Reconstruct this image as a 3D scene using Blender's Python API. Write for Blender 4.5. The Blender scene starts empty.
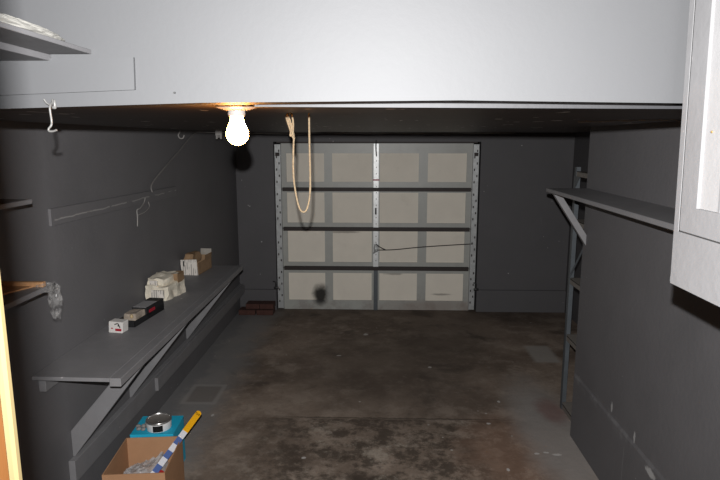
import bpy, bmesh, math, random
from mathutils import Vector, Matrix, noise as mnoise

SC = bpy.context.scene
COL = SC.collection
random.seed(7)
PI = math.pi

# ------------------------------------------------------------------ materials
class NT:
    def __init__(s, m):
        s.t = m.node_tree; s.n = s.t.nodes; s.l = s.t.links
        s.tc = s.n.new('ShaderNodeTexCoord').outputs['Object']
        s.sep = None
    def link(s, a, sock):
        if isinstance(a, (int, float)): sock.default_value = a
        elif isinstance(a, (tuple, list)): sock.default_value = (*a, 1) if len(a) == 3 and len(sock.default_value) == 4 else a
        else: s.l.new(a, sock)
    def xyz(s):
        if s.sep is None:
            q = s.n.new('ShaderNodeSeparateXYZ'); s.l.new(s.tc, q.inputs[0]); s.sep = q
        return s.sep.outputs
    def m(s, op, a, b=0.0, c=0.0, clamp=False):
        q = s.n.new('ShaderNodeMath'); q.operation = op; q.use_clamp = clamp
        s.link(a, q.inputs[0]); s.link(b, q.inputs[1]); s.link(c, q.inputs[2])
        return q.outputs[0]
    def noise(s, scale, detail=4, rough=.55, stretch=None, off=(0, 0, 0), dist=0):
        v = s.tc
        if stretch or off != (0, 0, 0):
            mp = s.n.new('ShaderNodeMapping'); s.l.new(s.tc, mp.inputs[0])
            mp.inputs['Scale'].default_value = stretch or (1, 1, 1); mp.inputs['Location'].default_value = off
            v = mp.outputs[0]
        q = s.n.new('ShaderNodeTexNoise'); s.l.new(v, q.inputs['Vector'])
        q.inputs['Scale'].default_value = scale; q.inputs['Detail'].default_value = detail
        q.inputs['Roughness'].default_value = rough; q.inputs['Distortion'].default_value = dist
        return q.outputs[0]
    def step(s, v, a, b):          # smooth 0..1 between a and b (a may exceed b)
        q = s.n.new('ShaderNodeMapRange'); q.interpolation_type = 'SMOOTHSTEP'
        s.link(v, q.inputs[0])
        if a <= b:
            q.inputs[1].default_value = a; q.inputs[2].default_value = b
            q.inputs[3].default_value = 0; q.inputs[4].default_value = 1
        else:
            q.inputs[1].default_value = b; q.inputs[2].default_value = a
            q.inputs[3].default_value = 1; q.inputs[4].default_value = 0
        return q.outputs[0]
    def mix(s, f, a, b, blend='MIX'):
        q = s.n.new('ShaderNodeMix'); q.data_type = 'RGBA'; q.blend_type = blend
        s.link(f, q.inputs[0]); s.link(a, q.inputs[6]); s.link(b, q.inputs[7])
        return q.outputs[2]
    def spot(s, ax, cx, cy, rx, ry, soft=.35, wob=.25, wscale=9):
        o = s.xyz(); a, b = o['XYZ'.index(ax[0])], o['XYZ'.index(ax[1])]
        u = s.m('DIVIDE', s.m('SUBTRACT', a, cx), rx); v = s.m('DIVIDE', s.m('SUBTRACT', b, cy), ry)
        d = s.m('SQRT', s.m('ADD', s.m('MULTIPLY', u, u), s.m('MULTIPLY', v, v)))
        d = s.m('ADD', d, s.m('MULTIPLY', s.m('SUBTRACT', s.noise(wscale, 4), .5), wob * 2))
        return s.step(d, 1 + soft, 1 - soft)
    def rect(s, ax, x0, x1, y0, y1, soft=.01):
        o = s.xyz(); a, b = o['XYZ'.index(ax[0])], o['XYZ'.index(ax[1])]
        f = s.m('MULTIPLY', s.step(a, x0 - soft, x0 + soft), s.step(a, x1 + soft, x1 - soft))
        return s.m('MULTIPLY', f, s.m('MULTIPLY', s.step(b, y0 - soft, y0 + soft), s.step(b, y1 + soft, y1 - soft)))
    def mul(s, *a):
        r = a[0]
        for x in a[1:]: r = s.m('MULTIPLY', r, x)
        return r

def mat(name, color, rough=.6, metal=0, var=.12, scale=5, bump=.1, bscale=60, extra=None, stretch=None, spec=.4):
    m = bpy.data.materials.new(name); m.use_nodes = True
    k = NT(m); b = k.n['Principled BSDF']
    n = k.noise(scale, 5, .6, stretch)
    c = k.mix(n, tuple(x * (1 - var * 1.6) for x in color), tuple(min(1, x * (1 + var * 1.6)) for x in color))
    if extra: c = extra(k, c)
    k.link(c, b.inputs['Base Color'])
    b.inputs['Roughness'].default_value = rough; b.inputs['Metallic'].default_value = metal
    b.inputs['Specular IOR Level'].default_value = spec
    if bump:
        q = k.n.new('ShaderNodeBump'); q.inputs['Strength'].default_value = bump; q.inputs['Distance'].default_value = .01
        k.link(k.noise(bscale, 3, .6, stretch), q.inputs['Height']); k.l.new(q.outputs[0], b.inputs['Normal'])
    return m

def flecks(scale, thr, col, stretch=None, off=(3, 1, 2)):
    def f(k, c):
        return k.mix(k.step(k.noise(scale, 2, .5, stretch, off), thr, thr + .03), c, col)
    return f

PAINT = (.109, .105, .110)
def wall_extra(k, c):
    c = k.mix(k.mul(k.step(k.noise(1.3, 6, .65), .45, .75), .35), c, (.080, .080, .084))
    c = k.mix(k.mul(k.step(k.noise(7, 6, .7, (1, 1, .35), (5, 2, 0)), .62, .8), .25), c, (.145, .145, .15))
    return k.mix(k.step(k.noise(26, 1, .5, None, (9, 4, 1)), .80, .83), c, (.30, .29, .29))
M = {}
M['wall_b'] = mat('grey_wall_paint_dimmed', (.090, .087, .091), .6, var=.06, scale=3, bump=.15, bscale=40, extra=wall_extra, spec=.25)  # same grey paint, darkened in colour for flash falloff at the far end
M['wall'] = mat('grey_wall_paint', (.128, .125, .130), .6, var=.06, scale=3, bump=.15, bscale=40, extra=wall_extra, spec=.25)  # side wall copy of that paint, lighter tone set for stronger flash light
def rw_extra(k, c):
    c = wall_extra(k, c); z = k.xyz()[2]; y = k.xyz()[1]
    w = k.m('MULTIPLY', k.m('SUBTRACT', k.noise(5, 4), .5), .12)
    band = k.step(k.m('ABSOLUTE', k.m('SUBTRACT', k.m('ADD', z, w), .45)), .05, .0)
    c = k.mix(k.mul(band, k.step(k.noise(14, 4), .45, .65), .4), c, (.2, .2, .205))
    crk = k.step(k.m('ABSOLUTE', k.m('SUBTRACT', k.m('ADD', y, k.m('MULTIPLY', w, .15)), 3.03)), .004, .001)
    c = k.mix(k.mul(crk, k.step(z, .40, .38), .5), c, (.24, .24, .24))
    for (a, b, r1, r2) in ((3.24, .52, .012, .03), (2.93, .50, .01, .03), (2.72, .42, .05, .02)):
        c = k.mix(k.mul(k.spot('YZ', a, b, r1, r2, .3, .5, 60), .8), c, (.4, .4, .4))
    return c
M['wall_r'] = mat('grey_wall_paint_scuffed', (.114, .111, .116), .6, var=.06, scale=3, bump=.15, bscale=40, extra=rw_extra, spec=.25)
M['header'] = mat('grey_header_paint', (.0625, .0635, .0665), .6, var=.04, scale=2, bump=.03, bscale=60, spec=.25)
M['bench'] = mat('grey_bench_paint', (.185, .182, .188), .55, var=.1, scale=8, bump=.1, bscale=60, spec=.3,
    extra=lambda k, c: k.mix(k.step(k.noise(22, 2, .5, None, (2, 7, 1)), .76, .80), k.mix(k.mul(k.step(k.noise(4, 6, .7), .5, .8), .5), c, (.225, .223, .225)), (.40, .38, .38)))
M['trimgrey'] = mat('grey_lip_paint', (.022, .022, .025), .6, var=.1, bump=.05, spec=.5)
def ceil_extra(k, c):
    y = k.xyz()[1]
    b = k.m('ABSOLUTE', k.m('SUBTRACT', k.m('FRACT', k.m('MULTIPLY', y, 2.1)), .5))
    c = k.mix(k.step(b, .485, .495), c, (.008, .007, .006))
    return k.mix(k.step(k.noise(16, 1, .5, (1, .5, 1), (1, 8, 3)), .735, .755), c, (.7, .66, .62))
M['ceil'] = mat('dark_ceiling_paint', (.075, .060, .052), .5, var=.2, scale=4, bump=.2, bscale=25, extra=ceil_extra, spec=.3)

def floor_extra(k, c):
    x, y, z = k.xyz()
    n1 = k.noise(.9, 8, .62); n2 = k.noise(3.2, 8, .68, None, (4, 1, 0)); n3 = k.noise(11, 8, .7, None, (1, 9, 0)); n4 = k.noise(1.7, 6, .6, None, (8, 3, 0), .6)
    c = k.mix(k.step(n1, .32, .68), (.122, .091, .071), (.265, .208, .165))
    c = k.mix(k.mul(k.step(n2, .46, .66), .65), c, (.335, .275, .225))
    c = k.mix(k.mul(k.step(n4, .54, .70), .75), c, (.066, .051, .041))
    c = k.mix(k.mul(k.step(n3, .50, .72), .45), c, (.36, .305, .26))
    c = k.mix(k.mul(k.step(k.noise(26, 6, .75, None, (3, 3, 0)), .52, .68), .35), c, (.085, .065, .052))
    # patched slab in front of the joint
    jy = k.m('ADD', y, k.m('MULTIPLY', k.m('SUBTRACT', n3, .5), .05))
    front = k.mul(k.step(jy, 4.09, 4.06), k.step(x, -1.2, -.4), k.step(x, 1.25, 1.05))
    c = k.mix(k.mul(front, k.step(k.noise(6, 8, .75, None, (2, 2, 0), .1), .42, .58), .8), c, (.045, .034, .026))
    c = k.mix(k.mul(front, k.step(k.noise(3.1, 8, .75, None, (6, 2, 0), .1), .54, .68), .8), c, (.37, .32, .265))
    jl = k.mul(k.step(k.m('ABSOLUTE', k.m('SUBTRACT', jy, 4.09)), .012, .004), k.step(x, -.8, -.5), k.step(x, 1.2, .9))
    c = k.mix(k.mul(jl, .7), c, (.03, .025, .02))
    # rust on the right, darker wear through the middle, darker towards the door
    c = k.mix(k.mul(k.spot('XY', .98, 3.62, .38, .5, .5, .5, 5), .6), c, (.25, .155, .11))
    c = k.mix(k.mul(k.spot('XY', .15, 5.0, .8, .9, .6, .5, 3), .55), c, (.075, .058, .047))
    c = k.mix(k.mul(k.step(y, 5.9, 6.9), .45), c, (.075, .058, .047))
    c = k.mix(k.mul(k.spot('XY', .75, 6.0, .5, .7, .6, .4, 3), .5), c, (.065, .05, .041))
    c = k.mix(k.mul(k.rect('XY', 1.5, 1.74, 5.25, 5.7, .03), .8), c, (.33, .31, .285))
    c = k.mix(k.mul(k.spot('XY', 1.27, 3.9, .24, .85, .5, .3, 5), .75), c, (.27, .26, .25))
    c = k.mix(k.mul(k.spot('XY', 1.35, 4.25, .10, .2, .5, .4, 9), .5), c, (.16, .06, .05))
    # grey paint overspray along the left wall
    e = k.m('ADD', x, k.m('MULTIPLY', k.m('SUBTRACT', n2, .5), .55))
    c = k.mix(k.mul(k.step(e, -1.05, -1.42), .85), c, (.215, .212, .21))
    c = k.mix(k.step(e, -1.50, -1.62), c, (.17, .168, .17))
    for (a, b2, w, h) in ((-1.425, 4.47, .145, .19),):
        o = k.rect('XY', a - w, a + w, b2 - h, b2 + h, .012); i = k.rect('XY', a - w + .035, a + w - .035, b2 - h + .04, b2 + h - .04, .015)
        c = k.mix(k.mul(i, .4), c, (.15, .125, .105)); c = k.mix(k.mul(o, k.m('SUBTRACT', 1, i), .55), c, (.30, .285, .27))
    # white paint flecks
    v = k.n.new('ShaderNodeTexVoronoi'); k.l.new(k.tc, v.inputs['Vector']); v.inputs['Scale'].default_value = 6.5
    c = k.mix(k.mul(k.step(v.outputs['Distance'], .07, .05), k.step(k.noise(3, 2, .5, None, (9, 9, 0)), .54, .56), .7), c, (.42, .40, .37))
    for (a, b2, r1, r2) in ((1.075, 3.62, .022, .018), (1.14, 3.635, .022, .015), (1.205, 3.61, .035, .022), (.84, 3.42, .012, .03), (-.48, 3.52, .018, .02),
                            (.83, 4.03, .02, .02), (-.37, 5.37, .03, .02), (-.12, 6.0, .03, .05), (.49, 5.1, .02, .03), (-1.25, 4.1, .015, .03), (.98, 4.4, .015, .03)):
        c = k.mix(k.mul(k.spot('XY', a, b2, r1 * .8, r2 * .6, .3, .7, 60), .8), c, (.5, .48, .46))
    return c
M['floor'] = mat('stained_concrete', (.15, .12, .1), .75, bump=.25, bscale=22, extra=floor_extra, spec=.2)

M['wood'] = mat('raw_wood', (.42, .23, .11), .6, var=.25, scale=5, stretch=(6, 1, 1), bump=.1)
M['jamb'] = mat('varnished_jamb_wood', (.015, .0062, .0020), .8, var=.12, scale=3, stretch=(6, 6, .5), bump=.03, spec=0)
M['jambedge'] = mat('pale_jamb_edge', (.017, .0132, .0065), .7, var=.05, bump=0, spec=0)
M['card'] = mat('brown_cardboard', (.36, .20, .11), .8, var=.1, scale=8, bump=.05, spec=.15)
M['card_d'] = mat('weathered_cardboard', (.26, .17, .10), .85, var=.25, scale=14, bump=.1, spec=.1)
M['palecard'] = mat('pale_card_inside', (.28, .26, .23), .8, var=.2, scale=14, bump=.1, spec=.1)
M['teal'] = mat('teal_card', (.012, .37, .56), .6, var=.06, bump=.03)
M['black'] = mat('black_card', (.012, .012, .013), .5, var=.1, bump=.03)
M['white'] = mat('white_card', (.55, .53, .51), .6, var=.06, bump=.03)
M['cream'] = mat('crumpled_cream_paper', (.62, .57, .47), .8, var=.2, scale=25, bump=.6, bscale=50)
def print_extra(k, c):
    z = k.xyz()[2]; x = k.xyz()[0]
    ln = k.step(k.m('FRACT', k.m('MULTIPLY', x, 55)), .55, .6)
    return k.mix(k.mul(ln, k.step(k.noise(50, 2, .5, (1, 1, .3)), .45, .5), .7), c, (.16, .15, .14))
M['print'] = mat('printed_white_card', (.62, .58, .53), .7, var=.05, bump=.02, extra=print_extra)
M['greytop'] = mat('grey_label_card', (.27, .265, .27), .5, var=.1, bump=.02)
M['red'] = mat('red_print', (.30, .012, .025), .4, var=.05, bump=0)
M['redplastic'] = mat('red_plastic', (.5, .02, .02), .35, var=.05, bump=0)
M['ink'] = mat('black_ink', (.02, .02, .02), .5, var=.05, bump=0)
M['brass'] = mat('brass', (.5, .33, .14), .35, metal=.8, var=.1, bump=0)
M['brassdull'] = mat('dull_brass', (.36, .27, .15), .5, var=.1, bump=0)
M['glassy'] = mat('cloudy_glass_parts', (.30, .255, .21), .2, var=.3, scale=30, bump=.3)
M['yellow'] = mat('yellow_plastic', (.72, .36, .01), .4, var=.04, bump=0)
M['stickw'] = mat('white_stick_paint', (.62, .62, .66), .45, var=.04, bump=0)
M['stickb'] = mat('blue_stick_paint', (.075, .12, .30), .45, var=.05, bump=0)
M['tin'] = mat('tin_metal', (.55, .54, .53), .3, metal=.9, var=.1, bump=.05)
M['tinlid'] = mat('dull_tin_lid', (.19, .175, .16), .5, metal=.3, var=.12, scale=12, bump=.1)
M['tinwhite'] = mat('white_tin_label', (.58, .58, .58), .4, var=.04, bump=0)
M['galv'] = mat('galvanised_steel', (.40, .41, .41), .45, metal=.35, var=.22, scale=18, bump=.1, spec=.5,
    extra=lambda k, c: k.mix(k.mul(k.step(k.noise(5, 5, .7, None, (1, 1, 4)), .5, .7), .4), c, (.2, .2, .2)))
M['galvbright'] = mat('bright_galvanised_stile', (.62, .63, .63), .4, metal=.3, var=.22, scale=16, bump=.1, spec=.6)
M['strut'] = mat('rusty_dark_strut', (.022, .014, .012), .6, var=.3, scale=20, bump=.1)
def door_extra(k, c):
    x, y, z = k.xyz()
    c = k.mix(k.mul(k.step(k.noise(6, 6, .7), .5, .75), .35), c, (.24, .235, .225))
    c = k.mix(k.mul(k.step(z, .35, .0), k.step(k.noise(4, 6, .7, None, (3, 0, 1)), .42, .62), .55), c, (.20, .175, .16))
    c = k.mix(k.mul(k.spot('XZ', .62, .05, .5, .08, .6, .6, 6), .4), c, (.2, .13, .10))
    s = k.spot('XZ', -.700, .185, .085, .12, .5, .35, 14)
    return k.mix(k.mul(s, .97), c, (.015, .014, .013))
M['doorframe'] = mat('door_stile_paint', (.345, .348, .325), .42, var=.07, scale=9, bump=.06, extra=door_extra, spec=.5)
M['shelfsteel'] = mat('blue_grey_shelving_steel', (.085, .095, .105), .5, metal=.2, var=.2, scale=12, bump=.1)
M['shelfboard'] = mat('dusty_steel_shelf', (.16, .145, .13), .7, var=.2, scale=10, bump=.1)
M['cab'] = mat('off_white_cabinet_paint', (.160, .158, .162), .5, var=.06, scale=6, bump=.12, bscale=30, spec=.3,
    extra=lambda k, c: k.mix(k.step(k.noise(18, 2, .5, None, (2, 2, 6)), .72, .75), c, (.26, .25, .25)))
M['cabin'] = mat('white_recess_paint', (.235, .232, .235), .5, var=.08, scale=6, bump=.15, bscale=25, spec=.3,
    extra=lambda k, c: k.mix(k.mul(k.step(k.noise(4, 5, .7, (1, 1, .3), (1, 1, 6)), .6, .75), .5), c, (.27, .22, .2)))
M['gap_shade'] = mat('painted_gap_shade', (.02, .02, .02), .9, var=.1, bump=0)  # dark colour standing in for shade inside narrow gaps
M['shelfwhite'] = mat('pale_shelf_paint', (.095, .093, .097), .6, var=.06, bump=.05)
M['cloth'] = mat('white_rag', (.20, .195, .18), .9, var=.08, scale=20, bump=.10, bscale=30)
M['rope'] = mat('tan_rope', (.175, .135, .085), .9, var=.3, scale=150, bump=.5, bscale=200)
M['cable'] = mat('grey_cable', (.30, .28, .26), .6, var=.15, bump=0)
M['cableblack'] = mat('dark_cable', (.16, .152, .145), .6, var=.3, bump=0)
M['whitemetal'] = mat('white_hook_enamel', (.10, .098, .095), .4, var=.08, bump=0)
M['hookgrey'] = mat('painted_hook', (.22, .21, .20), .5, var=.1, bump=0)
M['porcelain'] = mat('porcelain', (.16, .155, .15), .25, var=.03, bump=0)
M['brick'] = mat('dark_red_brick', (.062, .026, .02), .9, var=.35, scale=18, bump=.5, bscale=70)
M['stone'] = mat('grey_bits', (.22, .21, .2), .8, var=.3, scale=40, bump=.3)
def door_panel_extra(k, c):
    c = k.mix(k.mul(k.step(k.noise(4, 6, .7, (1, 1, 1), (7, 0, 3)), .55, .8), .25), c, (.45, .41, .35))
    for (a, b, r1, r2) in ((.79, .20, .11, .012), (.20, .455, .1, .014), (-.42, .97, .2, .012)):
        c = k.mix(k.mul(k.spot('XZ', a, b, r1, r2, .5, .5, 20), .6), c, (.16, .145, .13))
    s = k.spot('XZ', -.700, .185, .085, .12, .5, .35, 14)
    return k.mix(k.mul(s, .97), c, (.015, .014, .013))
M['doorpanel'] = mat('door_panel_board', (.72, .67, .585), .7, var=.05, scale=5, bump=.04, extra=door_panel_extra, spec=.2)

def emit_mat(name, col, strength):
    m = bpy.data.materials.new(name); m.use_nodes = True
    b = m.node_tree.nodes['Principled BSDF']
    b.inputs['Base Color'].default_value = (.8, .8, .8, 1)
    b.inputs['Emission Color'].default_value = (*col, 1); b.inputs['Emission Strength'].default_value = strength
    return m
M['bulb'] = emit_mat('lit_bulb_glass', (1, .40, .09), 100)

def plastic_mat(name, tint, alpha):
    m = bpy.data.materials.new(name); m.use_nodes = True
    k = NT(m); b = k.n['Principled BSDF']
    b.inputs['Base Color'].default_value = (*tint, 1); b.inputs['Roughness'].default_value = .18
    b.inputs['Specular IOR Level'].default_value = .8
    k.link(k.m('ADD', alpha - .15, k.m('MULTIPLY', k.step(k.noise(25, 4), .4, .65), .35)), b.inputs['Alpha'])
    q = k.n.new('ShaderNodeBump'); q.inputs['Strength'].default_value = .35; q.inputs['Distance'].default_value = .01
    k.link(k.noise(22, 2, .5), q.inputs['Height']); k.l.new(q.outputs[0], b.inputs['Normal'])
    return m
M['plastic'] = plastic_mat('clear_plastic_film', (.34, .335, .33), .17)
M['plasticbag'] = plastic_mat('milky_plastic_film', (.60, .58, .58), .40)

# ------------------------------------------------------------------ geometry helpers
class MB:
    def __init__(s): s.bm = bmesh.new(); s.smooth = False
    def _add(s, bm2, bevel=0, seg=1):
        if bevel:
            bmesh.ops.bevel(bm2, geom=list(bm2.edges), offset=bevel, segments=seg, affect='EDGES', profile=.6)
        me = bpy.data.meshes.new('tmp'); bm2.to_mesh(me); bm2.free(); s.bm.from_mesh(me); bpy.data.meshes.remove(me)
        return s
    def box(s, x0, x1, y0, y1, z0, z1, bevel=0, seg=1):
        b = bmesh.new(); bmesh.ops.create_cube(b, size=1)
        for v in b.verts: v.co = Vector(((x0 + x1) / 2 + v.co.x * (x1 - x0), (y0 + y1) / 2 + v.co.y * (y1 - y0), (z0 + z1) / 2 + v.co.z * (z1 - z0)))
        return s._add(b, bevel, seg)
    def obox(s, size, matrix, bevel=0):
        b = bmesh.new(); bmesh.ops.create_cube(b, size=1)
        for v in b.verts: v.co = matrix @ Vector((v.co.x * size[0], v.co.y * size[1], v.co.z * size[2]))
        return s._add(b, bevel)
    def prism(s, pts, axis, a, b_, bevel=0):
        """polygon pts in the two other axes, extruded along axis from a to b_"""
        b = bmesh.new()
        def mk(p, t):
            return {'X': (t, p[0], p[1]), 'Y': (p[0], t, p[1]), 'Z': (p[0], p[1], t)}[axis]
        lo = [b.verts.new(mk(p, a)) for p in pts]; hi = [b.verts.new(mk(p, b_)) for p in pts]
        n = len(pts)
        b.faces.new(lo); b.faces.new(hi[::-1])
        for i in range(n): b.faces.new((lo[i], hi[i], hi[(i + 1) % n], lo[(i + 1) % n]))
        bmesh.ops.recalc_face_normals(b, faces=b.faces)
        return s._add(b, bevel)
    def lathe(s, prof, cx, cy, seg=32):
        b = bmesh.new(); rings = []
        for r, z in prof:
            if r < 1e-5: rings.append([b.verts.new((cx, cy, z))])
            else: rings.append([b.verts.new((cx + r * math.cos(2 * PI * i / seg), cy + r * math.sin(2 * PI * i / seg), z)) for i in range(seg)])
        for A, B in zip(rings, rings[1:]):
            for i in range(seg):
                j = (i + 1) % seg
                if len(A) == 1 and len(B) == 1: continue
                if len(A) == 1: b.faces.new((A[0], B[i], B[j]))
                elif len(B) == 1: b.faces.new((A[i], A[j], B[0]))
                else: b.faces.new((A[i], A[j], B[j], B[i]))
        bmesh.ops.recalc_face_normals(b, faces=b.faces); s.smooth = True
        return s._add(b)
    def tube(s, pts, r, seg=8, sub=6, twist=0):
        P = [Vector(p) for p in pts]; Q = []
        if sub > 1 and len(P) > 2:
            for i in range(len(P) - 1):
                p0 = P[max(i - 1, 0)]; p1 = P[i]; p2 = P[i + 1]; p3 = P[min(i + 2, len(P) - 1)]
                for k in range(sub):
                    t = k / sub
                    Q.append(.5 * ((2 * p1) + (-p0 + p2) * t + (2 * p0 - 5 * p1 + 4 * p2 - p3) * t * t + (-p0 + 3 * p1 - 3 * p2 + p3) * t ** 3))
            Q.append(P[-1])
        else: Q = P
        b = bmesh.new(); rings = []; up = Vector((.13, .21, .97)).normalized(); prev = None
        for i, q in enumerate(Q):
            d = (Q[min(i + 1, len(Q) - 1)] - Q[max(i - 1, 0)]).normalized()
            if prev is None: prev = d.cross(up if abs(d.dot(up)) < .9 else Vector((1, 0, 0))).normalized()
            u = (prev - d * prev.dot(d)).normalized(); prev = u; w = d.cross(u)
            rr = r(i / (len(Q) - 1)) if callable(r) else r
            rings.append([b.verts.new(q + (u * math.cos(2 * PI * j / seg) + w * math.sin(2 * PI * j / seg)) * rr) for j in range(seg)])
        for A, B in zip(rings, rings[1:]):
            for j in range(seg): b.faces.new((A[j], A[(j + 1) % seg], B[(j + 1) % seg], B[j]))
        b.faces.new(rings[0][::-1]); b.faces.new(rings[-1])
        bmesh.ops.recalc_face_normals(b, faces=b.faces); s.smooth = True
        return s._add(b)
    def blob(s, c, r, amp=.25, freq=3, sub=4, seed=0, zmin=None, sharp=True):
        b = bmesh.new(); bmesh.ops.create_icosphere(b, subdivisions=sub, radius=1)
        for v in b.verts:
            d = v.co.normalized()
            n = mnoise.noise(d * freq + Vector((seed, seed * 2, 0))) + .5 * mnoise.noise(d * freq * 2.3 + Vector((0, seed, 5)))
            if sharp: n = 1 - 2 * abs(n)
            k = 1 + amp * n
            v.co = Vector((c[0] + d.x * r[0] * k, c[1] + d.y * r[1] * k, c[2] + d.z * r[2] * k))
            if zmin is not None and v.co.z < zmin: v.co.z = zmin
        s.smooth = True
        return s._add(b)
    def build(s, name, m, parent=None, local=False, origin=None):
        me = bpy.data.meshes.new(name)
        if s.smooth:
            for f in s.bm.faces: f.smooth = True
        if parent is not None:
            if not local:
                r = parent
                while r.parent: r = r.parent
                bmesh.ops.translate(s.bm, verts=s.bm.verts, vec=-Vector(r.location))
            loc = (0, 0, 0)
        else:
            if origin is None:
                xs = [v.co for v in s.bm.verts]
                origin = ((min(v.x for v in xs) + max(v.x for v in xs)) / 2, (min(v.y for v in xs) + max(v.y for v in xs)) / 2, min(v.z for v in xs))
            bmesh.ops.translate(s.bm, verts=s.bm.verts, vec=-Vector(origin)); loc = origin
        s.bm.to_mesh(me); s.bm.free()
        if s.smooth: me.set_sharp_from_angle(angle=math.radians(50))
        for q in (m if isinstance(m, (list, tuple)) else [m]): me.materials.append(q)
        o = bpy.data.objects.new(name, me); COL.objects.link(o)
        o.location = loc
        if parent is not None: o.parent = parent
        return o

def tag(o, label, cat=None, group=None, kind=None):
    o['label'] = label
    if cat: o['category'] = cat
    if group: o['group'] = group
    if kind: o['kind'] = kind
    return o
def thing(name, loc, label, cat, group=None, rz=0, kind=None):
    o = bpy.data.objects.new(name, None); COL.objects.link(o)
    o.location = loc; o.rotation_euler = (0, 0, rz); o.empty_display_size = .1
    return tag(o, label, cat, group, kind)
def struct(mb, name, m, label):
    return tag(mb.build(name, m, origin=(0, 0, 0)), label, kind='structure')

# ------------------------------------------------------------------ the place (metres; camera near the origin, looking along +Y)
XL, XR, YB, ZC, XA = -1.69, 1.383, 6.9, 2.155, 2.28     # left wall, near right wall, back wall, ceiling, alcove wall

struct(MB().box(-2.0, 2.5, -.4, 7.3, -.1, 0), 'floor', M['floor'], 'stained brown concrete garage floor')
struct(MB().box(-1.85, 2.45, 1.34, 7.05, ZC, ZC + .12), 'ceiling', M['ceil'], 'low dark painted garage ceiling')
struct(MB().box(XL - .15, XL, 1.37, YB + .15, 0, ZC), 'wall_left', M['wall'], 'dark grey painted side wall behind the bench')
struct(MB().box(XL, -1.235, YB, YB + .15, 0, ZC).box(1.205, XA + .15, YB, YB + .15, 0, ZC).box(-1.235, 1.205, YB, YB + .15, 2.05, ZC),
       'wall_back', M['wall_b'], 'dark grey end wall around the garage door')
struct(MB().box(XR, XR + .13, .3, 3.89, 0, 2.155).box(XR + .13, XA + .15, 3.76, 3.89, 0, 2.155), 'wall_right', M['wall_r'], 'dark grey painted wall under the plain board shelf')
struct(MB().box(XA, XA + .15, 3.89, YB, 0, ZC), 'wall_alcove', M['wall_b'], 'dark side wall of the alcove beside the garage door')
hp = [(-1.84, 2.135), (-.82, 2.137), (-.71, 2.140), (-.38, 2.149), (-.04, 2.1515), (.174, 2.153), (.641, 2.146), (.641, 2.75), (-1.84, 2.75)]
struct(MB().prism(hp, 'Y', 1.27, 1.36), 'wall_front', M['header'], 'pale grey header wall above the low garage ceiling')
struct(MB().box(-1.02, -.93, .3, 1.27, 2.14, 2.75), 'wall_upper_left', M['header'], 'grey return wall carrying the high pale shelf')
struct(MB().prism([(-.285, 2.1455), (.70, 2.139), (.70, 2.149), (-.285, 2.1548)], 'Y', 1.362, 1.39), 'trim_1', M['trimgrey'], 'thin glossy lip under the header wall')
struct(MB().box(.60, XR, 1.375, 1.40, 2.1505, 2.75), 'trim_5', M['gap_shade'], 'dark strip painted as shade in the gap by the header wall end')  # sheet coloured dark to paint the shade of the open gap
struct(MB().box(-.262, .035, 1.47, 1.50, 2.149, 2.1549), 'trim_2', M['trimgrey'], 'short thin strip on the ceiling behind the lip')
struct(MB().box(XL, -1.235, YB - .03, YB, 0, .262, .004), 'baseboard_back', M['wall_b'], 'low concrete curb along the end wall beside the bricks')
struct(MB().box(1.205, XA, YB - .03, YB, 0, .275, .004), 'baseboard_alcove', M['wall_b'], 'low concrete curb along the end wall in the alcove')
struct(MB().prism([(XR, 0), (XR - .007, 0), (XR - .006, .45), (XR, .47)], 'Y', .3, 3.875), 'baseboard_right', M['wall_r'], 'low cracked concrete foundation curb under the grey wall')
bl = MB().box(XL, XL + .036, 2.88, YB - .03, .205, .332, .002)
struct(bl, 'baseboard_left', M['bench'], 'grey plank along the wall foot below the bench braces')
struct(MB().box(XL + .036, XL + .062, 4.03, YB - .03, .222, .322, .002), 'trim_4', M['bench'], 'second grey plank lapped over the wall foot plank')

# door jamb close to the viewer
j = struct(MB().box(-.22, -.1301, .125, .1864, 0, 2.75, .002), 'trim_3', M['jamb'], 'orange varnished door jamb close to the viewer')
e = MB().box(-.136, -.1286, .1864, .1902, 0, 2.75, .001).build('edge_strip', M['jambedge'], j); e['label'] = 'pale yellow edge of the door jamb'

# ------------------------------------------------------------------ garage door
D = thing('door_1', (0, YB, 0), 'closed sectional garage door with beige panels and steel stiles', None, kind='structure')
yF = YB + .02
zb = [0.0, .530, 1.013, 1.490, 2.035]
pz = [(.12, .465), (.600, .985), (1.085, 1.450), (1.578, 1.915)]
px = [(-1.09, -.638), (-.543, -.069), (.025, .485), (.591, 1.048)]
for i in range(4):
    z0, z1 = zb[i] + .004, zb[i + 1] - .004
    f = MB()
    # rails
    f.box(-1.15, 1.12, yF, yF + .045, z0, pz[i][0]); f.box(-1.15, 1.12, yF, yF + .045, pz[i][1], z1)
    xs = [-1.15] + [v for p in px for v in p] + [1.12]
    for k in range(0, 10, 2): f.box(xs[k], xs[k + 1], yF, yF + .045, pz[i][0], pz[i][1])
    sec = f.build('section', M['doorframe'], D)
    for p in px:
        q = MB().box(p[0] - .005, p[1] + .005, yF + .018, yF + .03, pz[i][0] - .005, pz[i][1] + .005).build('panel', M['doorpanel'], sec)
        q['label'] = 'beige recessed panel'
for i in (1, 2, 3):
    z = zb[i]
    b = MB().box(-1.135, 1.10, yF - .045, yF - .041, z - .021, z + .020).box(-1.135, 1.10, yF - .041, yF - .001, z + .018, z + .022)
    q = b.build('strut', M['strut'], D); q['label'] = 'dark rusty angle iron across the door'
q = MB().box(-1.2, 1.165, yF - .012, yF + .03, 2.034, 2.050).build('top_seal', M['strut'], D)
def stile(x0, x1, z0, z1, y0, name, m, lab):
    b = MB().box(x0, x1, y0, yF - .001, z0, z1, .002).build(name, m, D); b['label'] = lab
    return b
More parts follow.
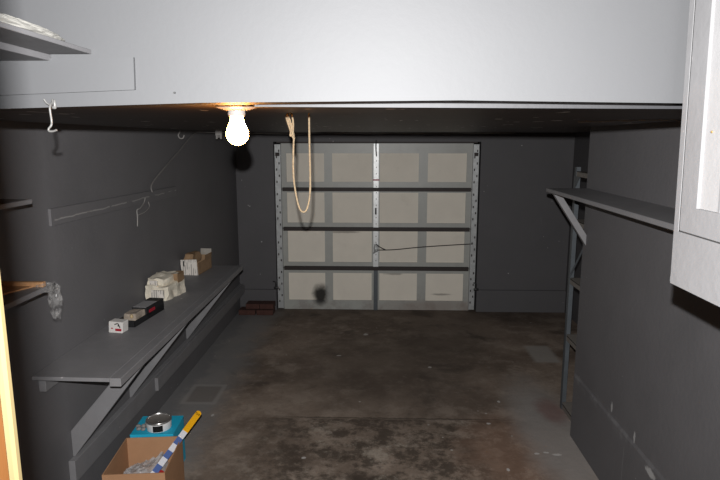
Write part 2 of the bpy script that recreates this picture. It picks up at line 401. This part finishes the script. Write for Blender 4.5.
# side tracks with slots and end brackets
for sx, x0, x1 in ((-1, -1.216, -1.148), (1, 1.112, 1.178)):
    t = MB().box(x0 + .004, x1 - .004, yF - .05, yF - .046, .03, 2.02)
    t.box(x0, x0 + .004, yF - .06, yF - .01, .03, 2.02).box(x1 - .004, x1, yF - .06, yF - .01, .03, 2.02)
    tr = t.build('side_track', M['galv'], D)
    h = MB()
    for k in range(26):
        zz = .12 + k * .073
        if any(abs(zz - z) < .03 for z in zb): continue
        xx = (x0 + x1) / 2 + (.016 if k % 2 else -.014)
        h.box(xx - .007, xx + .007, yF - .0515, yF - .0499, zz - .013, zz + .013)
    q = h.build('slots', M['strut'], tr); q['kind'] = 'stuff'
    g = MB().box(x0 + .01, x1 - .01, yF - .075, yF - .05, 1.885, 1.925, .003).build('roller_bracket', M['strut'], tr)
    lx = x0 - .035 if sx < 0 else x1 + .002
    MB().box(lx - .012, lx + .045, YB - .045, YB - .031 + .0, .27, .30, .002).tube([(lx + .012, YB - .05, .30), (lx + .012, YB - .055, .36), (lx - .02, YB - .05, .37)], .008).build('floor_latch', M['ink'], D)
stile(-.052, .012, .54, 2.03, yF - .022, 'center_stile', M['galvbright'], 'bright galvanised centre stile')
stile(-.044, .006, .0, .52, yF - .016, 'lower_stile', M['shelfsteel'], 'dull lower centre stile')
dots = MB()
for k in range(19):
    zz = .62 + k * .075
    dots.box(-.022, -.014, yF - .0235, yF - .0215, zz, zz + .014)
q = dots.build('stile_holes', M['strut'], D); q['kind'] = 'stuff'
q = MB().box(-.058, .018, yF - .028, yF - .0215, 1.595, 1.612).build('stile_clip', M['red'], D); q['label'] = 'dark red clip'
MB().box(-.032, -.012, yF - .026, yF - .0215, 1.19, 1.27, .002).build('lock_slot', M['ink'], D)
MB().tube([(-.02, yF - .03, 2.07), (-.024, yF - .032, 1.98), (-.016, yF - .03, 1.88)], .007).build('top_release', M['ink'], D)
lk = MB().tube([(-.05, yF - .04, .72), (-.02, yF - .055, .75), (.0, yF - .05, .80), (-.03, yF - .05, .83), (-.035, yF - .045, .76)], .009)
lk.box(-.045, .005, yF - .035, yF - .022, .735, .80, .003)
lk = lk.build('lock_handle', M['galv'], D)
q = MB().tube([(-.02, yF - .055, .84), (.03, yF - .052, .80), (.10, yF - .05, .765)], .006).build('lock_lever', M['ink'], lk)
MB().tube([(.0, yF - .06, .765), (.2, yF - .055, .77), (.5, yF - .05, .80), (.9, yF - .05, .83), (1.14, yF - .056, .845)], .0055).build('lock_bar', M['strut'], D)

# bricks by the door
brs = [(-1.56, .0, 'lower', 'wall end'), (-1.345, .0, '', ''), (-1.50, .063, '', ''), (-1.33, .063, '', '')]
bl_ = ['dark red brick at floor level nearest the side wall', 'dark red brick at floor level nearest the garage door',
       'dark red brick on the upper course nearest the side wall', 'dark red brick on the upper course nearest the garage door']
for (x, z, *_), lab in zip(brs, bl_):
    w = .20 if z == 0 else .165
    y0 = 6.655 if z == 0 else 6.70
    tag(MB().box(x - w / 2, x + w / 2, y0, y0 + .16, z, z + .062, .006, 2).build('brick', M['brick']), lab, 'brick', 'bricks by the garage door')

# ------------------------------------------------------------------ ceiling lamp
L = thing('ceiling_lamp', (-.351, 1.462, ZC), 'bare glowing bulb in a round ceiling lampholder', 'lamp')
cx, cy = -.351, 1.462
MB().lathe([(0, ZC), (.050, ZC), (.052, ZC - .003), (.049, ZC - .007), (.036, ZC - .010), (.024, ZC - .014), (0, ZC - .014)], cx, cy).build('base', M['porcelain'], L)
MB().lathe([(0, ZC - .012), (.021, ZC - .012), (.0215, ZC - .022), (.0195, ZC - .027), (.0, ZC - .027)], cx, cy).build('socket', M['porcelain'], L)
zb0 = ZC - .026
prof = [(0, zb0), (.0155, zb0), (.016, zb0 - .006), (.0175, zb0 - .014), (.021, zb0 - .022), (.0245, zb0 - .030), (.0270, zb0 - .038), (.0276, zb0 - .0445)]
for a in range(1, 10):
    t = a / 9 * PI / 2
    prof.append((.0276 * math.cos(t), zb0 - .0445 - .0276 * math.sin(t)))
q = MB().lathe(prof, cx, cy).build('bulb', M['bulb'], L); q['label'] = 'glowing white bulb'

# ------------------------------------------------------------------ rope, cables, hooks
yr = 1.9
r = MB().tube([(-.222, yr, 2.157), (-.222, yr, 2.05), (-.221, yr, 1.95), (-.224, yr, 1.885), (-.234, yr, 1.845), (-.246, yr, 1.835), (-.259, yr, 1.85), (-.270, yr, 1.90),
               (-.276, yr, 1.96), (-.275, yr, 2.03), (-.273, yr, 2.085), (-.280, yr - .006, 2.11), (-.292, yr - .006, 2.145), (-.287, yr, 2.157)], .0032)
r.tube([(-.287, yr, 2.155), (-.276, yr - .01, 2.15), (-.272, yr - .012, 2.12), (-.275, yr - .01, 2.09), (-.282, yr - .012, 2.085), (-.278, yr - .012, 2.115), (-.290, yr - .01, 2.15), (-.295, yr, 2.14), (-.288, yr - .01, 2.12), (-.275, yr - .006, 2.08), (-.268, yr - .006, 2.075)], .0032)
tag(r.build('rope', M['rope']), 'tan rope knotted and hanging in a loop from the ceiling', 'rope')
c = MB().tube([(XL + .031, 4.22, 1.69), (XL + .014, 4.27, 1.75), (XL + .0085, 4.6, 1.87), (XL + .0085, 4.95, 1.99), (XL + .0085, 5.25, 2.10), (XL + .008, 5.42, 2.140), (XL + .08, 5.46, 2.142)], .0058)
c.tube([(XL + .08, 5.46, 2.142), (-1.35, 5.5, 2.138), (-1.0, 5.75, 2.132), (-.7, 5.65, 2.130), (-.45, 5.2, 2.136), (-.1, 5.35, 2.131), (.15, 5.9, 2.138), (.5, 5.7, 2.132), (.9, 6.0, 2.138), (1.3, 5.6, 2.140)], .0065)
tag(c.build('cable', M['cableblack']), 'thin cable climbing the side wall and crossing the ceiling', 'cable')
c = MB().tube([(1.36, 2.55, 2.150), (1.22, 2.45, 2.150), (1.05, 2.55, 2.151), (.92, 2.75, 2.151)], .0022)
tag(c.build('wire', M['cable']), 'pale thin wire stapled to the ceiling above the board shelf', 'wire')
# coat hook on the header
H = MB().box(-.713, -.703, 1.264, 1.2695, 2.143, 2.163, .002)
H.tube([(-.708, 1.263, 2.158), (-.708, 1.250, 2.146), (-.708, 1.252, 2.118), (-.7085, 1.250, 2.108), (-.714, 1.249, 2.101), (-.713, 1.248, 2.096), (-.704, 1.247, 2.0955), (-.695, 1.245, 2.098)], .0023)
H.tube([(-.708, 1.262, 2.150), (-.714, 1.252, 2.154), (-.718, 1.247, 2.163)], .0018).tube([(-.708, 1.262, 2.150), (-.702, 1.252, 2.154), (-.699, 1.247, 2.163)], .0018)
bmesh.ops.translate(H.bm, verts=H.bm.verts, vec=(.006, 0, -.007))
tag(H.build('coat_hook', M['whitemetal']), 'white double coat hook screwed to the header wall edge', 'hook')
H = MB().tube([(-1.665, 4.97, 2.157), (-1.665, 4.97, 2.125), (-1.678, 4.97, 2.10), (-1.665, 4.97, 2.075), (-1.64, 4.97, 2.075), (-1.628, 4.97, 2.10)], .006)
bmesh.ops.translate(H.bm, verts=H.bm.verts, vec=(-.002, -.06, .010))
tag(H.build('ceiling_hook', M['hookgrey']), 'small open hook under the ceiling beside the rising cable', 'hook')
Cc = MB().box(-1.388, -1.372, 5.0, 5.012, 2.078, 2.112, .002).box(-1.352, -1.336, 5.0, 5.012, 2.078, 2.112, .002).box(-1.39, -1.334, 4.996, 5.016, 2.106, 2.156, .002).box(-1.372, -1.352, 5.001, 5.011, 2.092, 2.100)
tag(Cc.build('cable_clip', M['hookgrey']), 'small pale clip on the ceiling between hook and bulb', 'clip')
# batten on the wall with scraped paint
bt = mat('scraped_grey_paint', (.125, .122, .127), .6, var=.06, bump=.15, bscale=40,
         extra=lambda k, c: k.mix(k.mul(k.step(k.m('ABSOLUTE', k.m('SUBTRACT', k.m('ADD', k.xyz()[2], k.m('MULTIPLY', k.m('SUBTRACT', k.noise(9, 2), .5), .02)), .048)), .005, .002), k.step(k.noise(5, 3), .45, .52), .8), c, (.30, .29, .28)))
b = MB().prism([(2.905, 1.632), (4.78, 1.612), (4.78, 1.69), (2.905, 1.721)], 'X', XL, XL + .014, .001)
tag(b.build('batten', bt), 'long painted batten flat on the wall under the cable end', 'batten')
W = MB().tube([(XL + .02, 3.945, 1.478), (XL + .022, 3.95, 1.54), (XL + .02, 3.955, 1.59), (XL + .03, 3.99, 1.60), (XL + .025, 4.07, 1.63), (XL + .024, 4.10, 1.66)], .004)
W.tube([(XL + .022, 3.96, 1.555), (XL + .035, 4.05, 1.565), (XL + .03, 4.15, 1.59), (XL + .012, 4.18, 1.625)], .0035)
tag(W.build('wire_hook', M['hookgrey']), 'bent wire hook hanging below the wall batten', 'hook')

# ------------------------------------------------------------------ left wall bench
B = thing('wall_bench', (XL, 2.65, 0), 'long grey painted bench shelf on diagonal wall braces', 'bench')
MB().prism([(XL, 2.635), (-1.30, 2.625), (-1.30, 5.20), (XL, 5.20)], 'Z', .908, .928, .002).build('top', M['bench'], B)
MB().box(-1.30, -1.243, 2.622, 5.205, .886, .929, .003).build('front_rail', M['bench'], B)
MB().box(XL, XL + .036, 2.685, 5.18, .826, .907, .002).build('wall_ledger', M['bench'], B)
for yb in (2.93, 3.68, 4.87):
    MB().prism([(XL, .333), (XL + .012, .333), (-1.250, .886), (-1.30, .886), (-1.30, .907), (-1.328, .907), (XL, .484)], 'Y', yb, yb + .04, .002).build('brace', M['bench'], B)

def crumple(mb, amp, freq, seed, cuts=7):
    bmesh.ops.subdivide_edges(mb.bm, edges=list(mb.bm.edges), cuts=cuts, use_grid_fill=True)
    for v in mb.bm.verts:
        n = mnoise.noise_vector(v.co * freq + Vector((seed, seed, seed)))
        z = v.co.z; v.co += n * amp
        if z < .004: v.co.z = max(0, z)
    mb.smooth = True
    return mb
# ---- things on the bench (top z = .929)
zt = .929
# long black carton
K = thing('long_carton', (-1.545, 3.40, zt), 'long black carton with open tray front and grey topped rear', 'box', rz=math.radians(-6))
MB().box(-.055, .055, .0, .42, 0, .004).box(.051, .055, .0, .42, 0, .040).box(-.055, -.051, .0, .42, 0, .055).box(-.055, .055, .0, .004, 0, .045).build('tray', M['black'], K, local=True)
MB().prism([(-.005 + .19, .0), (.42, .0), (.42, .085), (.165, .085), (.165, .04)], 'X', -.055, .055, .001).build('cover', M['black'], K, local=True)
q = MB().box(-.050, .050, .17, .33, .085, .0865).build('top_label', M['greytop'], K, local=True); q['label'] = 'grey printed top'
q = MB().box(.055, .0562, .20, .285, .040, .062).build('side_mark', M['red'], K, local=True); q['label'] = 'dark red printed mark'
crumple(MB().box(-.046, .040, .05, .166, .012, .076), .010, 22, 2, 4).build('glass_part', M['glassy'], K, local=True)
K.scale = (.9, .93, .95)
MB().lathe([(0, .05), (.010, .05), (.012, .062), (.008, .068), (.008, .074), (0, .074)], .012, .042, 16).build('brass_fitting', M['brassdull'], K, local=True)
MB().box(-.048, .048, .005, .165, .004, .012).build('tray_liner', M['glassy'], K, local=True)
# small white carton
K = thing('small_carton', (-1.562, 3.315, zt), 'small white carton with red and black print, in front of the black carton', 'box', rz=math.radians(-9))
MB().prism([(-.05, 0), (.05, 0), (.056, .075), (-.044, .078)], 'Y', -.035, .035, .004).build('body', M['white'], K, local=True)
K.scale = (.92, .92, .92)
q = MB().box(.002, .046, -.0368, -.0345, .016, .032).build('red_mark', M['red'], K, local=True)
q = MB().tube([(.0, -.0355, .060), (.022, -.0355, .066), (.030, -.0355, .054), (.022, -.0355, .052), (.034, -.0355, .048), (.036, -.0355, .038)], .0035).build('black_mark', M['ink'], K, local=True)
q = MB().box(-.028, -.014, -.0368, -.0345, .030, .036).build('red_mark', M['red'], K, local=True)
# crumpled wrapped carton
K = thing('wrapped_parcel', (-1.575, 4.13, zt), 'battered cream paper parcel between the black carton and the open carton', 'box', rz=math.radians(-10))
crumple(MB().box(-.080, .090, -.12, .13, 0, .105), .018, 15, 1, 9).build('lower_wrap', M['cream'], K, local=True)
crumple(MB().box(-.078, .060, -.095, .12, .098, .160), .018, 17, 5, 9).build('upper_wrap', M['cream'], K, local=True)
MB().box(-.050, .012, -.116, -.110, .106, .142, .001).build('white_label', M['print'], K, local=True)
crumple(MB().box(.045, .095, .02, .13, .105, .165), .012, 15, 9, 4).build('torn_flap', M['card_d'], K, local=True)
crumple(MB().box(-.03, .070, -.137, -.120, .02, .078), .004, 20, 3, 4).build('front_label', M['print'], K, local=True)
# open carton
K = thing('open_carton', (-1.602, 4.80, zt), 'open carton with white printed end and brown flaps, farthest along the bench', 'box', rz=math.radians(-5))
MB().prism([(-.073, .0), (.073, .0), (.062, .138), (-.082, .132)], 'Y', -.004, .002).build('front_panel', M['print'], K, local=True)
MB().box(-.073, -.069, .002, .31, 0, .13).box(.069, .073, .002, .31, 0, .105).box(-.073, .073, .306, .31, 0, .12).box(-.073, .073, .0, .31, 0, .004).build('body', M['card_d'], K, local=True)
q = MB().obox((.004, .16, .055), Matrix.Translation((.074, .225, .118)) @ Matrix.Rotation(.15, 4, 'Y')).build('side_flap', M['card_d'], K, local=True)
q = MB().obox((.10, .004, .07), Matrix.Translation((.024, .313, .140)) @ Matrix.Rotation(-.1, 4, 'X')).build('back_flap', M['palecard'], K, local=True)
crumple(MB().box(-.06, .02, .04, .20, .09, .172), .016, 17, 4, 5).build('crumpled_lining', M['card_d'], K, local=True)
q = MB().box(-.058, -.046, -.0055, -.0035, .075, .122).build('black_mark', M['ink'], K, local=True)
# paint crumbs on the bench? left to the material

# ------------------------------------------------------------------ right board shelf
S = thing('wall_shelf', (XR, 2.9, 1.727), 'grey board shelf on a diagonal bracket along the plain wall', 'shelf', 'grey wall shelves')
MB().box(1.112, XR, 1.75, 3.87, 1.733, 1.757, .003).build('board', M['bench'], S)
MB().prism([(1.145, 1.732), (1.193, 1.732), (XR, 1.450), (XR, 1.378)], 'Y', 3.83, 3.87, .002).build('brace', M['bench'], S)

# ------------------------------------------------------------------ steel shelving in the alcove
R = thing('shelving_unit', (1.83, 4.09, 0), 'tall steel shelving unit with bare shelves behind the wall end', 'shelving')
x0, x1, y0, y1 = 1.440, 2.23, 3.92, 4.32
for (xx, yy, sx, sy) in ((x0, y1, 1, -1), (x0, y0, 1, 1), (x1, y1, -1, -1), (x1, y0, -1, 1)):
    p = MB().box(min(xx, xx + sx * .045), max(xx, xx + sx * .045), min(yy, yy + sy * .003), max(yy, yy + sy * .003), 0, 1.875)
    p.box(min(xx, xx + sx * .003), max(xx, xx + sx * .003), min(yy, yy + sy * .045), max(yy, yy + sy * .045), 0, 1.875)
    p.build('post', M['shelfsteel'], R)
for z in (.045, .60, 1.045, 1.49, 1.845):
    s_ = MB().box(x0 + .004, x1 - .004, y0 + .004, y1 - .004, z - .003, z)
    s_.box(x0 + .004, x0 + .007, y0 + .006, y1 - .006, z - .036, z).box(x1 - .007, x1 - .004, y0 + .006, y1 - .006, z - .036, z)
    s_.box(x0 + .006, x1 - .006, y0 + .004, y0 + .007, z - .036, z).box(x0 + .006, x1 - .006, y1 - .007, y1 - .004, z - .036, z)
    s_.build('shelf', M['shelfboard'], R)
MB().prism([(y1 - .005, 1.81), (y1 - .13, 1.81), (y1 - .005, 1.69)], 'X', x0 - .003, x0).build('gusset', M['shelfsteel'], R)
MB().tube([(x0 + .008, y1 - .02, 1.06), (x0 + .008, y0 + .03, 1.43)], .007).build('brace', M['shelfsteel'], R)

# ------------------------------------------------------------------ shelves at the near end of the left wall
S = thing('wall_shelf', (XL, 2.0, 1.81), 'short grey shelf on the side wall, higher of two beside the batten', 'shelf', 'grey wall shelves')
MB().box(XL, -1.42, 1.45, 2.335, 1.811, 1.831, .002).build('board', M['bench'], S)
S = thing('wall_shelf', (XL, 2.0, 1.43), 'short shelf with a raw wood end lip, under the higher short shelf', 'shelf', 'grey wall shelves')
MB().box(XL, -1.42, 1.45, 2.385, 1.428, 1.450, .002).build('board', M['bench'], S)
q = MB().box(XL, -1.425, 2.362, 2.385, 1.450, 1.472, .002).build('end_lip', M['wood'], S); q['label'] = 'raw orange wood lip'
q = MB().prism([(XL, 2.12), (-1.56, 2.12), (-1.47, 2.361), (XL, 2.361)], 'Z', 1.450, 1.456).build('wood_facing', M['wood'], S)
# clear plastic hanging from the lower one
P = MB().blob((-1.382, 2.372, 1.388), (.022, .015, .064), .45, 2.2, 4, 3)
P.blob((-1.408, 2.368, 1.450), (.036, .028, .016), .45, 2.4, 4, 6)
tag(P.build('plastic_wrapper', M['plastic']), 'clear crumpled plastic wrapper hanging off the wood lipped shelf corner', 'plastic wrapper')

# ------------------------------------------------------------------ high pale shelf, board and rag on the header
S = thing('wall_shelf', (-.93, .8, 2.24), 'high pale shelf seen from below with a white rag on it', 'shelf', 'grey wall shelves')
MB().box(-.93, -.612, .36, 1.2695, 2.2505, 2.2595, .001).build('board', M['shelfwhite'], S)
MB().box(-.93, -.700, .36, 1.2695, 2.2365, 2.2500, .001).build('cleat', M['shelfwhite'], S)
Rg = MB().blob((-.648, 1.035, 2.2665), (.036, .165, .0135), .12, 2.3, 5, 4, zmin=2.2600)
tag(Rg.build('rag', M['cloth']), 'crumpled white rag lying on the high pale shelf', 'rag')
b = MB().prism([(-.95, 2.160), (-.521, 2.176), (-.519, 2.243), (-.95, 2.238)], 'Y', 1.2615, 1.2695)
for f in b.bm.faces: pass
tag(b.build('wall_board', M['header']), 'flat pale board nailed to the header wall under the high shelf', 'board')
tag(MB().lathe([(0, 0), (.0022, 0), (.0022, .004), (0, .004)], 0, 0, 10).build('nail', M['ink'], origin=(0, 0, 0)), 'dark nail head alone on the pale header wall', 'nail')
nl = bpy.data.objects['nail']; nl.location = (-.437, 1.2695, 2.170); nl.rotation_euler = (PI / 2, 0, 0)

# ------------------------------------------------------------------ white cabinet on the right
A = thing('wall_cabinet', (1.0, .85, 1.77), 'off white painted wall cabinet with recessed door panel', 'cabinet')
xc = .62; zc0 = 1.772
# carcass with the face frame in the plane x = .62
MB().box(xc + .02, XR - .001, .42, 1.205, zc0 + .002, 2.72).build('carcass', M['cab'], A)
ff = MB().box(xc, xc + .02, 1.1975, 1.215, zc0, 2.74).box(xc, xc + .02, .42, 1.1975, zc0, 1.884).box(xc, xc + .02, .42, .46, 1.884, 2.74, .0015)
ff.box(xc + .001, xc + .012, 1.215, 1.219, 1.774, 1.786, .001)
ff.build('face_frame', M['cab'], A)
dz0, dy0, dy1 = 1.8870, .463, 1.1940
d_ = MB().box(xc + .001, xc + .019, 1.137, dy1, dz0, 2.72).box(xc + .001, xc + .019, dy0, 1.137, dz0, 1.938).box(xc + .001, xc + .019, dy0, .50, 1.938, 2.72, .001)
dr = d_.build('door', M['cab'], A)
MB().box(xc + .0012, xc + .0195, .46, 1.1972, 1.8842, 1.8868).box(xc + .0012, xc + .0195, 1.1942, 1.1973, 1.8842, 2.72).build('door_gap_shade', M['gap_shade'], A)  # flush dark filler, shade between frame and door put into its colour
q = MB().box(xc + .008, xc + .019, .50, 1.137, 1.938, 2.72).build('door_panel', M['cabin'], dr); q['label'] = 'whiter recessed door panel'
MB().box(xc + .004, xc + .008, 1.064, 1.071, 1.938, 2.72).build('panel_bead', M['cab'], dr)
MB().lathe([(0, -.003), (.0022, -.002), (.0025, 0), (0, 0)], 0, 0, 10).build('screw', M['brass'], dr, local=True)
for o in [o for o in bpy.data.objects if o.type == 'MESH' and (o.parent == A or o.parent == dr) and not o.name.startswith('screw')]:
    for v in o.data.vertices: v.co.y += .043 * max(0, v.co.z)      # the frame hangs out of square
sc = [o for o in dr.children if o.name.startswith('screw')][0]
sc.location = Vector((xc + .0075, 1.128, 2.085)) - Vector(A.location); sc.rotation_euler = (0, PI / 2, 0)

# ------------------------------------------------------------------ cardboard box with its contents, teal box, tin
ang = math.radians(5.5)
Bx = thing('cardboard_box', (-1.302, 2.967, 0), 'open brown cardboard box on the floor below the bench', 'box', rz=ang)
w, d, h = .163, .195, .33
b = MB().box(-w, w, -d, d, 0, .005).box(-w, w, -d, -d + .005, .005, h).box(-w, w, d - .005, d, .005, h).box(-w, -w + .005, -d + .005, d - .005, .005, h).box(w - .005, w, -d + .005, d - .005, .005, h)
b.build('body', M['card'], Bx, local=True)
Rz = Matrix.Rotation(ang, 4, 'Z')
def inbox(x, y, z): return Matrix.Translation((-1.302, 2.967, 0)) @ Rz @ Vector((x, y, z))
def film(n, fz, seed):
    b = bmesh.new(); top, bot = [], []
    for i in range(n + 1):
        for l, lst in ((0, top), (1, bot)):
            row = []
            for j in range(n + 1):
                u, v = i / n, j / n
                x, y = -.135 + .25 * u, -.14 + .29 * v
                edge = min(1, 6 * min(u, 1 - u)) * min(1, 6 * min(v, 1 - v))
                z = fz(u, v) * (.55 + .45 * edge)
                q = Vector(((u - .55 * v) * 6.5, (u + v) * 1.3, seed))
                rd_ = (1 - 2 * abs(mnoise.noise(q))) * .030 + (1 - 2 * abs(mnoise.noise(q * 1.7 + Vector((4, 0, 0))))) * .007
                z = z + rd_ * edge
                if l: z = .007 + .3 * (z - .1)
                row.append(b.verts.new(inbox(x, y, max(z, .0065))))
            lst.append(row)
    for i in range(n):
        for j in range(n):
            b.faces.new((top[i][j], top[i + 1][j], top[i + 1][j + 1], top[i][j + 1]))
            b.faces.new((bot[i][j], bot[i][j + 1], bot[i + 1][j + 1], bot[i + 1][j]))
    for i in range(n):
        for A in ((0, i, 0, i + 1), (n, i + 1, n, i), (i + 1, 0, i, 0), (i, n, i + 1, n)):
            p, q = (A[0], A[1]), (A[2], A[3])
            b.faces.new((top[p[0]][p[1]], top[q[0]][q[1]], bot[q[0]][q[1]], bot[p[0]][p[1]]))
    bmesh.ops.recalc_face_normals(b, faces=b.faces)
    return b
pb = MB(); pb.smooth = True
pb._add(film(60, lambda u, v: max(.14, .245 + .07 * v * u - .10 * v * (1 - u)) + .02 * math.sin(3 * v + 4 * u), 3))
tag(pb.build('plastic_bag', M['plasticbag']), 'crumpled milky plastic bag inside the cardboard box', 'plastic bag')
rd = MB()
rd.lathe([(0, .006), (.046, .006), (.050, .02), (.050, .222), (.046, .236), (0, .236)], -1.228, 2.925, 28)
tag(rd.build('red_tub', M['redplastic']), 'red tub mostly hidden under the striped stick', 'tub')

# striped stick resting on the tub and on the back corner of the box
p0 = Vector((-1.2200, 2.897, .266)); p1 = Vector((-1.150, 3.152, .347))
dv = p1 - p0; ln0 = dv.length; dv.normalize()
view = ((p0 + p1) / 2 - Vector((0, 0, 2.07))).normalized()
wv = dv.cross(view).normalized(); nv = wv.cross(dv).normalized()
S = thing('measuring_stick', p0, 'blue and white striped stick with yellow tip leaning out of the cardboard box', 'stick')
def seg(mb, a, b, w=.034, t=.012, off=0):
    mx = Matrix((dv, wv, nv)).transposed().to_4x4(); mx.translation = dv * ((a + b) / 2) + nv * off
    return mb.obox((b - a, w, t), mx)
TIP = .475
YS = TIP - .165
seg(MB(), -.06, TIP, .0335, .014, .0080).build('core', M['ink'], S, local=True)
n = 0; a = YS
while a > -.06:
    b = max(a - .052, -.06)
    seg(MB(), b, a, .034, .002, -.0002).build('white_band' if n % 2 == 0 else 'blue_band', M['stickw' if n % 2 == 0 else 'stickb'], S, local=True); n += 1; a = b
ty = seg(MB(), YS, TIP - .012, .036, .012, .004)
mx = Matrix((dv, wv, nv)).transposed().to_4x4()
tipm = MB(); tipm.lathe([(0, -.002), (.018, -.002), (.018, .010), (0, .010)], 0, 0, 20)
for v in tipm.bm.verts: v.co = mx @ Vector((TIP - .012 + v.co.x, v.co.y, v.co.z))
me_ = bpy.data.meshes.new('t'); tipm.bm.to_mesh(me_); ty.bm.from_mesh(me_)
q = ty.build('yellow_tip', M['yellow'], S, local=True); q['label'] = 'yellow end'

# teal box with a tin on it
Tb = thing('teal_box', (-1.375, 3.362, 0), 'teal closed box on the floor behind the brown cardboard box', 'box', rz=math.radians(4))
crumple(MB().box(-.135, .125, -.118, .125, 0, .294), .0025, 9, 3, 3).build('body', M['teal'], Tb, local=True)
MB().box(-.136, .126, -.119, .126, .288, .300, .002).build('lid', M['teal'], Tb, local=True)
tx, ty_, tz = -1.358, 3.335, .3
T = thing('paint_tin', (tx, ty_, tz), 'round tin with white side and black label on the teal box', 'tin')
MB().lathe([(0, tz), (.073, tz), (.0745, tz + .004), (.0745, tz + .048), (.073, tz + .05), (0, tz + .05)], tx, ty_, 48).build('body', M['tinwhite'], T)
MB().lathe([(.0735, tz + .049), (.077, tz + .050), (.078, tz + .056), (.076, tz + .060), (.072, tz + .060), (.0695, tz + .055), (.0695, tz + .049)], tx, ty_, 48).build('rim', M['tin'], T)
q = MB().lathe([(0, tz + .052), (.066, tz + .0515), (.0698, tz + .0535), (.0698, tz + .049), (0, tz + .049)], tx, ty_, 48).build('lid', M['tinlid'], T); q['label'] = 'dull recessed lid'
lb = MB(); b2 = bmesh.new(); rr = .0752; fr = []
for zz in (tz + .004, tz + .044):
    fr.append([b2.verts.new((tx + rr * math.sin(a), ty_ - rr * math.cos(a), zz)) for a in [math.radians(-8 + 46 * i / 10) for i in range(11)]])
for i in range(10): b2.faces.new((fr[0][i], fr[0][i + 1], fr[1][i + 1], fr[1][i]))
bmesh.ops.solidify(b2, geom=list(b2.faces), thickness=.0006)
lb._add(b2); q = lb.build('label_patch', M['ink'], T); q['label'] = 'black label'
pl = [(-1.455, 3.33), (-1.44, 3.29), (-1.47, 3.295), (-1.43, 3.33), (-1.445, 3.365), (-1.485, 3.325)]
for (a, b), lab in zip(pl, range(6)):
    random.seed(lab)
    o = MB().blob((a, b, .310), (.013, .012, .0105), .3, 2.5, 2, lab, zmin=.3002).build('pebble', M['stone'])
    tag(o, 'small grey chunk among loose bits beside the tin on the teal box', 'rubble bit', 'loose grey bits on the teal box')

# ------------------------------------------------------------------ light: the camera's flash just above the lens, and the lit bulb
lt = bpy.data.lights.new('flash', 'AREA'); lt.shape = 'RECTANGLE'; lt.size = .016; lt.size_y = .012
lt.energy = 116; lt.color = (1, .99, .98); lt.spread = math.radians(160)
lo = bpy.data.objects.new('camera_flash', lt); COL.objects.link(lo)
f = 580.; pitch = math.atan(100 / f); yaw = math.atan(18 / f * math.cos(pitch))
rot = (PI / 2 - pitch, 0, yaw)
lo.location = (-.012, .0, 2.154); lo.rotation_euler = rot
w_ = bpy.data.worlds.new('dark'); SC.world = w_; w_.use_nodes = True
w_.node_tree.nodes['Background'].inputs[0].default_value = (.5, .5, .55, 1)
w_.node_tree.nodes['Background'].inputs[1].default_value = .0
cam = bpy.data.cameras.new('camera'); cam.sensor_width = 36; cam.lens = f * 36 / 720; cam.clip_start = .02
co = bpy.data.objects.new('camera', cam); COL.objects.link(co)
co.location = (0, 0, 2.07); co.rotation_euler = rot
SC.camera = co
vs = SC.view_settings
vs.view_transform = 'Standard'; vs.look = 'None'; vs.gamma = 1; vs.use_curve_mapping = False; vs.exposure = 0
